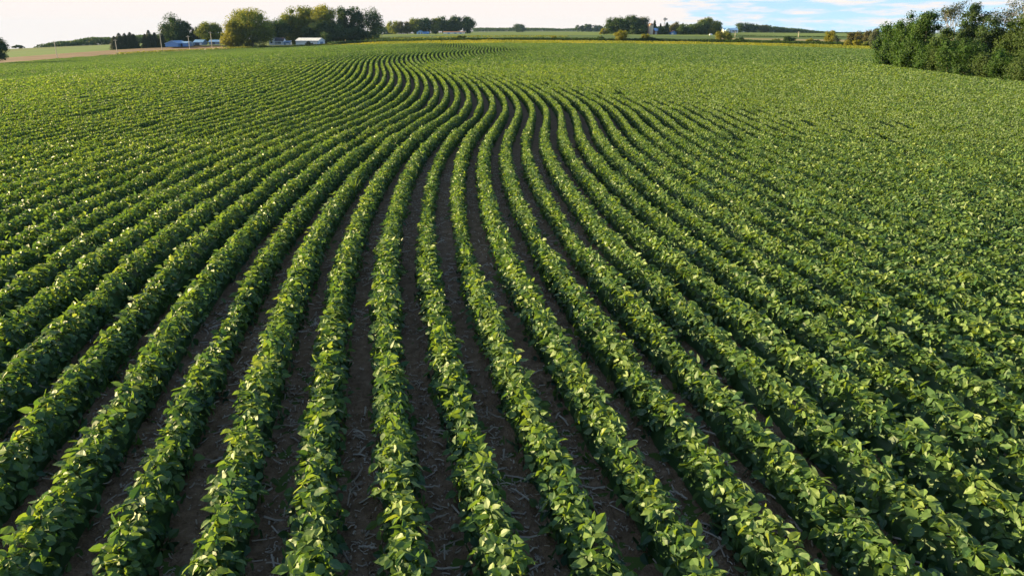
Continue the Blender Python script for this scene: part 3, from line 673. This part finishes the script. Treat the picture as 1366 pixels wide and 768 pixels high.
for p0, p1, yt, m, st, lab, Y in ((799, 813, 38.5, F_GOLD, 'round', 'small yellow green tree at the left foot of the silo farm trees', 640), (807, 836, 24, F_GREEN, 'round', 'large green tree at the left of the silo farm', 650), (828, 853, 21.2, F_DARK, 'round', 'tallest dark tree of the silo farm', 660), (845, 866, 23.5, F_GREY, 'round', 'grey green tree just behind and left of the silo', 665),
                               (839, 849, 33.5, F_GREEN, 'round', 'small pale green tree in front of the tallest dark tree', 640), (847, 862, 34.5, F_GREEN, 'round', 'low green tree left of the silo foot', 640), (858, 866, 33, F_DARK, 'round', 'dark low tree touching the left side of the silo', 648), (869, 876, 27, F_SPRUCE, 'spruce', 'dark spruce just right of the silo', 668),
                               (878, 883, 31.5, F_SPRUCE, 'spruce', 'small dark spruce below the windmill', 668), (877, 888, 36, F_GREEN, 'round', 'low green tree right of the red barn', 645), (884, 894, 30, F_DARK, 'spruce', 'dark pointed tree right of the windmill', 655), (893, 908, 30, F_BROWN, 'round', 'brownish tree behind the blue shed', 668), (907, 913, 31, F_SPRUCE, 'spruce', 'slim dark spruce right of the brownish tree', 668),
                               (903, 926, 33.5, F_GREEN, 'round', 'low green tree right of the blue shed', 640), (920, 945, 28.5, F_DARK, 'round', 'dark tree left of the rounded olive tree', 645), (930, 960, 24.5, F_OLIVE, 'round', 'rounded olive tree at the right of the silo farm', 655), (946, 962, 29, F_DARK, 'round', 'dark tree closing the silo farm on the right', 662)):
    T('spruce_tree' if st == 'spruce' else 'broadleaf_tree', lab, 'spruce' if st == 'spruce' else 'tree', p0, p1, yt, Y, st, m, G3, zlow=.03, leafpx=1.3)
for p0, p1, yt, lab in ((981, 994, 31, 'dark block of trees right of the pale blue house'), (991, 1003, 30.8, 'dark tree in the middle of the block right of the pale house'), (1000, 1011, 32.5, 'dark tree at the right end of the block by the pale house')):
    T('broadleaf_tree', lab, 'tree', p0, p1, yt, 1000, 'round', F_DARK, 'dark trees right of the pale blue house', zlow=.0, leafpx=1.2)
T('broadleaf_tree', 'thin reddish tree standing before the tapering tree line', 'tree', 1011, 1026, 33.5, 1000, 'round', F_BROWN, zlow=0, leafpx=1.2)
mass('farm_thicket', 'dark thicket filling the gaps between the silo farm trees', [(812, 32, 47, 700), (840, 28, 47, 700), (870, 33, 47, 700), (885, 36, 47, 690), (900, 34, 47, 690), (930, 33, 47, 690), (955, 34, 47, 690)], F_DARK, 1.5, 3.0, 25, 9)
mass('farm_thicket', 'dark thicket between the farmhouse and the trees behind the white barn', [(366, 42, 59, 520), (385, 36, 59, 520), (420, 36, 59, 520), (450, 38, 58, 520), (480, 42, 57, 520), (500, 47, 57, 520)], F_DARK, 1.6, 3.0, 20, 9)
# bushes along the ditch
GB = 'bushes along the ditch'
for p0, p1, yt, m, lab, Y in ((820, 837, 41.5, F_GOLD, 'largest round yellow bush on the ditch left of the silo', 346), (796, 806, 48.5, F_GREEN, 'low dark green bush left of the largest round yellow bush', 349), (856, 867, 45.8, F_GOLD, 'yellow bush on the ditch below the silo', 346), (865, 874, 49.5, F_DARK, 'dark low bush right of the yellow bush below the silo', 344),
                              (953, 963, 41.5, F_GOLD, 'tall yellow bush at the right end of the silo farm', 332), (963, 975, 42, F_OLIVE, 'olive bush beside the tall yellow bush', 331), (981, 992, 50, F_DARK, 'dark low bush right of the olive bush', 325), (1044, 1060, 48.7, F_DARK, 'wide dark bush on the ditch in the right half', 312), (1027, 1042, 52.5, F_OLIVE, 'low yellowish bush left of the wide dark bush', 316),
                              (1075, 1086, 51.8, F_GOLD, 'low yellow bush right of the wide dark bush', 303), (1083, 1094, 53.5, F_DARK, 'low dark bush next to the low yellow bush', 300), (1099, 1113, 41.2, F_GOLD, 'slim yellow tree left of the brushy thicket', 296), (1109, 1119, 48, F_GREY, 'grey green bush at the foot of the slim yellow tree', 294),
                              (561, 571, 51.8, F_GOLD, 'small yellow bush on the ditch below the small blue house', 388), (606, 626, 47.8, F_OLIVE, 'olive bush on the ditch below the long white shed', 366), (650, 658, 50.5, F_GOLD, 'small yellow bush on the ditch right of the long white shed', 358), (735, 743, 48.5, F_GOLD, 'slim yellow bush on the ditch in the middle of the photo', 356)):
    T('bush', lab, 'bush', p0, p1, yt, Y, 'round', m, GB, zlow=.0, leafpx=1.3)
GT = 'brushy trees at the right end of the ditch'
for p0, p1, yt, m, lab, Y in ((1127, 1142, 43.5, F_BROWN, 'greyish brown brush tree at the left of the thicket', 300), (1138, 1152, 42.5, F_BROWN, 'brown brush tree in the middle of the thicket', 296), (1149, 1162, 41, F_BROWN, 'tall brown brush tree at the right of the thicket', 290), (1158, 1174, 38.5, F_GREY, 'grey green tree behind the left end of the tree belt', 250),
                              (1126, 1136, 53, F_GOLD, 'yellow shrub at the foot of the brushy thicket', 286), (1137, 1150, 53.5, F_GOLD, 'wide low yellow shrub under the brown brush trees', 282), (1149, 1166, 55, F_OLIVE, 'low olive shrub by the end of the tree belt', 278)):
    T('brush_tree', lab, 'tree', p0, p1, yt, Y, 'round', m, GT, zlow=.0, leafpx=1.4)
# tree belt on the right
GR = 'trees of the dense belt on the right'
belt = [(1164, 1200, 33, 113, F_LEAFY, 'leafy green tree at the left end of the belt'), (1186, 1222, 21, 107, F_LEAFY, 'rounded leafy tree second from the left in the belt'), (1208, 1246, 16.5, 100, F_LEAFY, 'tall leafy tree with yellowish front, third in the belt'),
        (1236, 1268, 38, 92, F_GREEN, 'shorter dark tree in the shade below the silvery tree'), (1268, 1304, 7, 96, F_DARK, 'tall dark tree between the two bare topped trees'), (1290, 1330, 24, 92, F_DARK, 'dark tree under the bare crowned ash'),
        (1322, 1366, 22, 90, F_GREEN, 'dark tree behind the right end of the belt'), (1350, 1400, 14, 86, F_GREEN, 'green tree cut by the right edge of the photo')]
for p0, p1, yt, Y, m, lab in belt: T('broadleaf_tree', lab, 'tree', p0, p1, yt, Y, 'round', m, GR, zlow=.0, leafpx=1.9, dens=.9, nclump=46)
front = [(1170, 1196, 56, 110, F_LEAFY, 'low leafy shrub at the left foot of the belt'), (1194, 1222, 58, 101, F_LEAFY, 'leafy shrub second from the left along the belt foot'), (1218, 1250, 60, 94, F_LEAFY, 'leafy shrub in front of the tall leafy tree'), (1246, 1278, 54, 88, F_LEAFY, 'tall green shrub before the shaded dark tree'),
         (1268, 1302, 54, 83, F_LEAFY, 'bright leafy shrub in front of the tall dark tree'), (1296, 1328, 66, 78.5, F_GREEN, 'dark green shrub under the bare crowned ash'), (1318, 1352, 70, 75, F_LEAFY, 'bright green shrub near the right end of the belt'), (1345, 1390, 68, 71, F_GREEN, 'green shrub cut by the right edge of the photo')]
for p0, p1, yt, Y, m, lab in front: T('shrub', lab, 'shrub', p0, p1, yt, Y, 'shrub', m, 'shrubs along the foot of the belt', zlow=.0, leafpx=1.9, dens=.9, nclump=34)
T('silvery_tree', 'thin silvery tree with bare twigs above the belt', 'tree', 1246, 1284, 3, 103, 'bare', F_GREY, GR, dens=1.1, leafpx=2.4)
T('bare_ash', 'bare crowned ash with twiggy top in the belt', 'tree', 1306, 1342, 2, 97, 'bare', F_GREY, GR, dens=1.1, leafpx=2.2)
T('bare_ash', 'twiggy half bare tree at the top right corner', 'tree', 1330, 1372, -4, 92, 'bare', F_GREY, GR, dens=1.0, leafpx=2.2)

# ------------------------------------------------------------------ buildings
M_WHITE = ribbed('white_sheet_metal', (.72, .74, .76), 1.2); M_ROOFW = plain('white_roof', (.80, .80, .78), .35)
M_BLUE = ribbed('blue_sheet_metal', (.10, .26, .58), 1.0); M_BLUER = plain('pale_blue_roof', (.22, .40, .66), .4)
M_SIDING = plain('white_siding', (.62, .66, .72), .6); M_DARKROOF = plain('dark_shingles', (.045, .035, .045), .8); M_GLASS = plain('window_glass', (.03, .06, .10), .15)
M_GREYB = plain('grey_blue_boards', (.16, .24, .36), .6); M_RED = plain('red_barn_boards', (.28, .09, .07), .7); M_TAN = plain('silo_concrete', (.70, .57, .42), .8); M_DOME = plain('rusty_dome', (.30, .17, .12), .6)
M_DOOR = plain('dark_door', (.04, .06, .10), .5); M_ORANGE = plain('orange_trim', (.55, .25, .12), .6); M_WOOD = plain('weathered_pole', (.55, .49, .40), .85); M_STEEL = plain('galvanised_steel', (.28, .29, .30), .5)
def gable(root, w, d, wh, rh, wall, roof, axis='x', over=.3, x0=0.0, y0=0.0, names=('wall', 'roof'), z0=0.0):
    """walls with gable ends and a pitched roof slab pair; axis = direction of the ridge; front is -y"""
    def tr(p): return [(x0 + (q[0] if axis == 'x' else q[1]), y0 + (q[1] if axis == 'x' else -q[0]), q[2] + z0) for q in p]
    W, D = (w, d) if axis == 'x' else (d, w)
    a, c = W / 2, D / 2
    v = [(-a, -c, 0), (a, -c, 0), (a, c, 0), (-a, c, 0), (-a, -c, wh), (a, -c, wh), (a, c, wh), (-a, c, wh), (-a, 0, wh + rh), (a, 0, wh + rh)]
    b = Buf(); b.add(tr(v), [[0, 1, 5, 4], [2, 3, 7, 6]]); b.add(tr(v), [[1, 2, 6, 9, 5], [3, 0, 4, 8, 7]]); b.build(names[0], wall, root)
    t = .18; b = Buf(); sl = rh / c; e = c + over; ze = wh - sl * over + .05
    for s in (-1, 1):
        p = [(-a - over, s * e, ze), (a + over, s * e, ze), (a + over, 0, wh + rh + .05), (-a - over, 0, wh + rh + .05)]
        q = [(x, y, z + t) for x, y, z in p]
        b.add(tr(p + q), BOXF)
    return b.build(names[1], roof, root)
def part_box(name, root, mat, *a):
    b = Buf(); box(b, *a); return b.build(name, mat, root)
def window(root, x, z, w, h, y, trim=M_SIDING):
    b = Buf(); t = .09
    for q in ((x - w / 2 - t, x - w / 2, z - t, z + h + t), (x + w / 2, x + w / 2 + t, z - t, z + h + t), (x - w / 2, x + w / 2, z - t, z), (x - w / 2, x + w / 2, z + h, z + h + t)): box(b, q[0], q[1], y - .06, y + .01, q[2], q[3])
    f = b.build('window', trim, root); g = Buf(); box(g, x - w / 2, x + w / 2, y - .03, y + .012, z, z + h); g.build('pane', M_GLASS, f)
def site(px, Y, ybase=None):
    x, y, z = ground_px(px, Y)
    return x, y, (P(px, ybase, Y)[2] if ybase else z) - .05
def mpp(Y): return Y * cp / FPX
# blue machine shed
s = mpp(452); e = empty('machine_shed', site(238.5, 452, 62.2), 'blue metal machine shed with low gable behind the ploughed field', 'shed')
gable(e, 17 * s, 14, 1.7, 1.35, M_BLUE, M_BLUER, 'y', x0=-2 * s)
gable(e, 13 * s, 9, 1.8, .75, M_BLUE, M_BLUER, 'x', x0=8.5 * s, y0=1, names=('side_wing', 'wing_roof'))
gable(e, 5 * s, 6, 1.3, .5, M_BLUER, M_BLUER, 'x', x0=-12 * s, y0=1, names=('lean_to', 'lean_to_roof'))
part_box('door', e, M_DOOR, 6.6 * s, 9 * s, -3.6, -3.4, .05, 1.6)
s = mpp(458); e = empty('garage', site(268, 458, 60.2), 'dark blue open fronted garage left of the round grey green tree', 'garage')
gable(e, 12 * s, 7, 1.5, 1.2, M_GREYB, M_BLUER, 'x')
part_box('door', e, M_DOOR, -4 * s, 1 * s, -3.58, -3.4, .05, 1.25); part_box('door', e, M_WHITE, 2.2 * s, 4.5 * s, -3.57, -3.4, .05, 1.25)
s = mpp(458); e = empty('low_shed', site(288.5, 458, 59.6), 'low blue grey shed under the round grey green tree', 'shed'); gable(e, 14 * s, 5, 1.5, .9, M_GREYB, M_BLUER, 'x'); part_box('door', e, M_DOOR, -1, .4, -2.58, -2.4, .05, 1.4)
# farmhouse
s = mpp(462); e = empty('farmhouse', site(369, 462, 60.2), 'white farmhouse with a tall front gable and dark roof', 'house')
gable(e, 6.5 * s, 7, 8.3 * s, 2.6 * s, M_SIDING, M_DARKROOF, 'y', x0=-4 * s, names=('gable_wing', 'gable_roof'))
rf = gable(e, 12 * s, 6, 5.2 * s, 3.6 * s, M_SIDING, M_DARKROOF, 'x', x0=5 * s, y0=.6)
part_box('chimney', rf, M_RED, 8.6 * s, 9.6 * s, .3, .8, 6.5 * s, 10 * s)
for x, z in ((-4 * s, 1.0), (-4 * s, 5.3 * s)): window(e, x, z, 1.3, 1.2, -3.5)
b = Buf(); box(b, -.4 * s, 9 * s, -4.4, -2.42, 4.3 * s, 4.7 * s); pr = b.build('porch', M_SIDING, e)
b = Buf()
for q in (0, 3, 6, 8.7): box(b, q * s, q * s + .16, -4.3, -4.1, 0, 4.3 * s)
b.build('post', M_SIDING, pr)
for x in (1.8 * s, 4.6 * s, 7 * s): window(e, x, .7, .95, 1.1, -2.42)
part_box('lean_to', e, M_GREYB, 11.2 * s, 19 * s, -2, 3, 0, 3.3 * s)
b = Buf(); V = [(11 * s, -2.3, 3.3 * s), (19.3 * s, -2.3, 3.3 * s), (19.3 * s, 3.2, 5 * s), (11 * s, 3.2, 5 * s)]; b.add(V + [(x, y, z + .15) for x, y, z in V], BOXF); b.build('lean_to_roof', M_GREYB, e)
part_box('garage_door', e, M_WHITE, 14 * s, 18 * s, -2.06, -1.95, .05, 2.1 * s)
# white barn
s = mpp(470); e = empty('pole_barn', site(414.5, 470, 60.6), 'long white metal barn in front of the dark grove', 'barn', rz=R(-7))
gable(e, 31 * s, 11, 5.8 * s, 3.2 * s, M_WHITE, M_ROOFW, 'x')
part_box('trim', e, M_BLUER, 14.6 * s, 15.75 * s, -5.56, -5.45, 0, 5.6 * s); part_box('door', e, M_GREYB, 15.5 * s, 15.56 * s, -2.5, 2.5, .05, 4.6 * s)
part_box('eave_gutter', e, M_GREYB, -15.5 * s, 15.5 * s, -5.95, -5.85, 5.45 * s, 5.75 * s)
# blue house and long white shed at the far grove
s = mpp(800); e = empty('small_house', site(561, 800, 46.5), 'small blue house under the trees of the far grove', 'house')
gable(e, 9 * s, 7, 3.0 * s, 2.2 * s, M_BLUER, M_BLUE, 'y'); gable(e, 9 * s, 6, 2.2 * s, 1.2 * s, M_BLUE, M_BLUE, 'x', x0=7 * s, names=('side_wing', 'wing_roof')); window(e, -1, .8, 1.6, 1.2, -3.5); window(e, 1.6, .8, 1.4, 1.2, -3.5)
e = empty('long_shed', site(606, 800, 46.4), 'long low white shed with blue doors at the far grove', 'shed')
gable(e, 28 * s, 9, 3.0 * s, .7 * s, M_WHITE, M_ORANGE, 'x')
for q in (-7, 2, 9): part_box('door', e, M_BLUE, (q - 1.6) * s, (q + 1.6) * s, -4.58, -4.45, .05, 2.3 * s)
b = Buf(); tube(b, [(11.5 * s, 0, 3.6 * s), (11.5 * s, 0, 8 * s)], .35, 8); b.build('chimney', M_SIDING, e)
# silo farm
Y = 645; s = mpp(Y); e = empty('silo', site(868, Y, 47.3), 'tan concrete silo with a rusty dome beside the red barn', 'silo')
hb = 13.0 * s; b = Buf(); tube(b, [(0, 0, 0), (0, 0, hb * .5), (0, 0, hb)], 3.1 * s, 20); b.build('wall', M_TAN, e, smooth=True)
b = Buf(); a = np.linspace(0, math.pi / 2, 7); tube(b, [(0, 0, hb + math.sin(k) * 2.2 * s) for k in a], [3.25 * s * math.cos(k) + .05 for k in a], 20); b.build('dome', M_DOME, e, smooth=True)
b = Buf()
for k in range(12): tube(b, [(0, 0, hb * (k + .5) / 12 - .06), (0, 0, hb * (k + .5) / 12 + .06)], 3.14 * s, 20)
b.build('hoop', M_STEEL, e); part_box('chute', e, M_DOME, -4.1 * s, -2.9 * s, -.7, .7, 0, hb + .8 * s)
e = empty('barn', site(876.5, Y + 8, 46.8), 'red barn with a blue grey roof right of the silo', 'barn'); gable(e, 9 * s, 10, 5 * s, 3.4 * s, M_RED, M_BLUER, 'x'); part_box('door', e, M_WHITE, -4.3 * s, -1.5 * s, -5.1, -4.95, .05, 4.4 * s)
e = empty('shed', site(898, Y, 47.5), 'small bright blue shed with a reddish roof among the farm trees', 'shed'); gable(e, 7.5 * s, 6, 4.3 * s, 1.6 * s, M_BLUE, M_RED, 'y'); part_box('door', e, M_WHITE, -3.2 * s, -.8 * s, -3.1, -2.95, .05, 3.4 * s)
# wind pump
x, y, z = site(885.7, 655); zt = P(885.7, 26, 655)[2]; H = zt - z; e = empty('windmill', (x, y, z), 'thin farm windmill rising above the silo farm trees', 'windmill')
b = Buf(); q = .9
for sx in (-1, 1):
    for sy in (-1, 1): tube(b, [(sx * q, sy * q, 0), (sx * .1, sy * .1, H)], .09, 5)
for k in range(1, 7):
    zz = H * k / 7; w = q * (1 - k / 7) + .1 * k / 7
    for p0, p1 in (((-w, -w), (w, -w)), ((w, -w), (w, w)), ((w, w), (-w, w)), ((-w, w), (-w, -w))): tube(b, [(*p0, zz), (*p1, zz)], .05, 4)
b.build('tower', M_STEEL, e)
b = Buf()
for k in range(12):
    a = k * math.pi / 6; c, sn = math.cos(a), math.sin(a); cx, cz_ = c, sn
    V = [(.3 * c - .08 * sn, -.35, H + .3 * sn + .08 * c), (1.3 * c - .26 * sn, -.3, H + 1.3 * sn + .26 * c), (1.3 * c + .26 * sn, -.45, H + 1.3 * sn - .26 * c), (.3 * c + .08 * sn, -.4, H + .3 * sn - .08 * c)]
    b.add(V + [(u, v + .04, w_) for u, v, w_ in V], BOXF)
b.build('wheel', M_STEEL, e)
part_box('tail_vane', e, M_STEEL, .4, 2.2, -.03, .03, H - .35, H + .5)
# pale house on the right
Y = 850; s = mpp(Y); e = empty('pale_house', site(973, Y, 44), 'long pale blue house with a low blue roof left of the dark trees', 'house')
gable(e, 19 * s, 10, 3.3 * s, 2.6 * s, M_SIDING, M_BLUER, 'x'); gable(e, 6 * s, 5, 3.3 * s, 2.0 * s, M_SIDING, M_BLUER, 'y', x0=-5 * s, y0=-6, names=('front_wing', 'wing_roof'))
for q in (-1, 3, 7): window(e, q * s, 1.0, 1.6, 1.3, -5)
part_box('door', e, M_DOOR, 4.4 * s, 5.4 * s, -5.07, -4.95, .05, 2.1)
# small tank near the farm
e = empty('fuel_tank', site(948, 590, 49.0), 'small white tank on short legs before the rounded olive tree', 'tank')
b = Buf(); k = np.linspace(-1, 1, 9); tube(b, [(1.3 * q, 0, 1.25) for q in k], [.75 * math.sqrt(max(1 - abs(q) ** 5, .02)) for q in k], 14); b.build('tank_body', M_ROOFW, e, smooth=True)
for q in (-.8, .8): part_box('leg', e, M_STEEL, q - .1, q + .1, -.5, .5, 0, .62)

# utility poles
def pole(px, Y, ytop, label, first=[None]):
    x, y, z = ground_px(px, Y); h = P(px, ytop, Y)[2] - z
    e = empty('utility_pole', (x, y, z), label, 'utility pole', 'utility poles along the roads')
    b = Buf(); tube(b, [(0, 0, 0), (0, 0, h * .5), (0, 0, h)], [.19, .17, .13], 8); b.build('pole', M_WOOD, e)
    b = Buf(); box(b, -1.0, 1.0, -.2, -.09, h - .75, h - .6); b.build('cross_arm', M_WOOD, e)
    for q in (-.9, 0, .9):
        b = Buf(); tube(b, [(q, -.14, h - .6), (q, -.14, h - .48), (q, -.14, h - .4)], [.05, .06, .03], 6); b.build('insulator', M_STEEL, e)
for px, Y, yt, lab in ((76.5, 384, 54.5, 'pale utility pole by the ploughed field, leftmost of the row'), (156.8, 398, 52.3, 'utility pole in front of the wide spruce clump'), (216.6, 405, 45.5, 'utility pole between the spruces and the tall cottonwood'), (253.4, 415, 47.5, 'utility pole at the right end of the blue machine shed'), (283.2, 432, 42.5, 'utility pole before the round grey green tree'),
                       (980.4, 520, 42.2, 'thin utility pole right of the pale blue house'), (1064.8, 505, 42.0, 'thin utility pole standing in the pale field')):
    pole(px, Y, yt, lab)

# ------------------------------------------------------------------ sky and sun
SUN_AZ, SUN_EL = -77.0, 13.0
w = bpy.data.worlds.new('World'); scene.world = w; w.use_nodes = True
N = w.node_tree.nodes; L = w.node_tree.links; bg = N['Background']
tc = N.new('ShaderNodeTexCoord'); sep = N.new('ShaderNodeSeparateXYZ'); L.new(tc.outputs['Generated'], sep.inputs[0])
def math_(op, a, b=None, c=None, clamp=False):
    m = N.new('ShaderNodeMath'); m.operation = op; m.use_clamp = clamp
    for k, v in enumerate((a, b, c)):
        if v is None: continue
        if isinstance(v, (int, float)): m.inputs[k].default_value = v
        else: L.new(v, m.inputs[k])
    return m.outputs[0]
zc = math_('MAXIMUM', sep.outputs[2], 0.0)
zs = math_('ADD', math_('MULTIPLY', zc, .85), .20)
cmb = N.new('ShaderNodeCombineXYZ'); L.new(sep.outputs[0], cmb.inputs[0]); L.new(sep.outputs[1], cmb.inputs[1]); L.new(zs, cmb.inputs[2])
sk = N.new('ShaderNodeTexSky'); sk.sky_type = 'NISHITA'; sk.sun_disc = False; sk.sun_elevation = R(SUN_EL); sk.sun_rotation = R(SUN_AZ)
sk.air_density = 1.0; sk.dust_density = 1.2; sk.ozone_density = 2.0
L.new(cmb.outputs[0], sk.inputs[0])
# clouds: flat layers seen edge-on near the horizon, thick and bright towards the sun
az = math_('ARCTAN2', sep.outputs[0], sep.outputs[1])
cv = N.new('ShaderNodeCombineXYZ'); L.new(math_('MULTIPLY', az, 12.0), cv.inputs[0]); L.new(math_('MULTIPLY', zc, 95.0), cv.inputs[1])
tn = N.new('ShaderNodeTexNoise'); tn.inputs['Scale'].default_value = 1.0; tn.inputs['Detail'].default_value = 9; tn.inputs['Roughness'].default_value = .66; L.new(cv.outputs[0], tn.inputs['Vector'])
# more cover to the left of azimuth ~8 degrees, less to the right
side = N.new('ShaderNodeMapRange'); side.inputs[1].default_value = .04; side.inputs[2].default_value = .26; side.inputs[3].default_value = .55; side.inputs[4].default_value = 0.0; L.new(az, side.inputs[0])
cover = math_('ADD', tn.outputs['Fac'], side.outputs[0])
cr = N.new('ShaderNodeMapRange'); cr.interpolation_type = 'SMOOTHSTEP'; cr.inputs[1].default_value = .43; cr.inputs[2].default_value = .64; L.new(cover, cr.inputs[0])
elev = N.new('ShaderNodeMapRange'); elev.inputs[1].default_value = .10; elev.inputs[2].default_value = .5; elev.inputs[3].default_value = 1.0; elev.inputs[4].default_value = 0.0; L.new(sep.outputs[2], elev.inputs[0])
fac = math_('MULTIPLY', cr.outputs[0], elev.outputs[0])
SKY = .102
skm = N.new('ShaderNodeMix'); skm.data_type = 'RGBA'; skm.blend_type = 'MULTIPLY'; skm.inputs[0].default_value = 1; L.new(sk.outputs[0], skm.inputs[6]); skm.inputs[7].default_value = (1.04, 1.0, .97, 1)
mx = N.new('ShaderNodeMix'); mx.data_type = 'RGBA'; L.new(fac, mx.inputs[0]); L.new(skm.outputs[2], mx.inputs[6]); mx.inputs[7].default_value = (2.80, 2.56, 2.45, 1)
L.new(mx.outputs[2], bg.inputs[0]); bg.inputs[1].default_value = SKY
sun = bpy.data.lights.new('sun', 'SUN'); sun.energy = 5.0; sun.angle = R(.53); sun.color = (1.0, .78, .37)
so = bpy.data.objects.new('sun', sun); COL.objects.link(so)
a, e_ = R(SUN_AZ), R(SUN_EL)
from mathutils import Vector
so.rotation_euler = Vector((-math.sin(a) * math.cos(e_), -math.cos(a) * math.cos(e_), -math.sin(e_))).to_track_quat('-Z', 'Y').to_euler()
vs = scene.view_settings; vs.view_transform = 'Standard'; vs.look = 'None'; vs.exposure = 1.85; vs.gamma = 1
scene.cycles.max_bounces = 5; scene.cycles.diffuse_bounces = 2; scene.cycles.transmission_bounces = 3; scene.cycles.glossy_bounces = 2

# ------------------------------------------------------------------ evening haze
hz = bpy.data.materials.new('haze'); hz.use_nodes = True; n_ = hz.node_tree.nodes; n_.clear()
ho = n_.new('ShaderNodeOutputMaterial'); pv = n_.new('ShaderNodeVolumePrincipled'); pv.inputs['Density'].default_value = .00004; pv.inputs['Color'].default_value = (.38, .62, 1, 1); pv.inputs['Anisotropy'].default_value = 0
hz.node_tree.links.new(pv.outputs[0], ho.inputs['Volume'])
b = Buf(); box(b, -4600, 4600, -70, 3700, -260, 40); o = b.build('haze', hz); o['kind'] = 'stuff'; tag(o, 'thin evening haze over the whole countryside', 'haze')
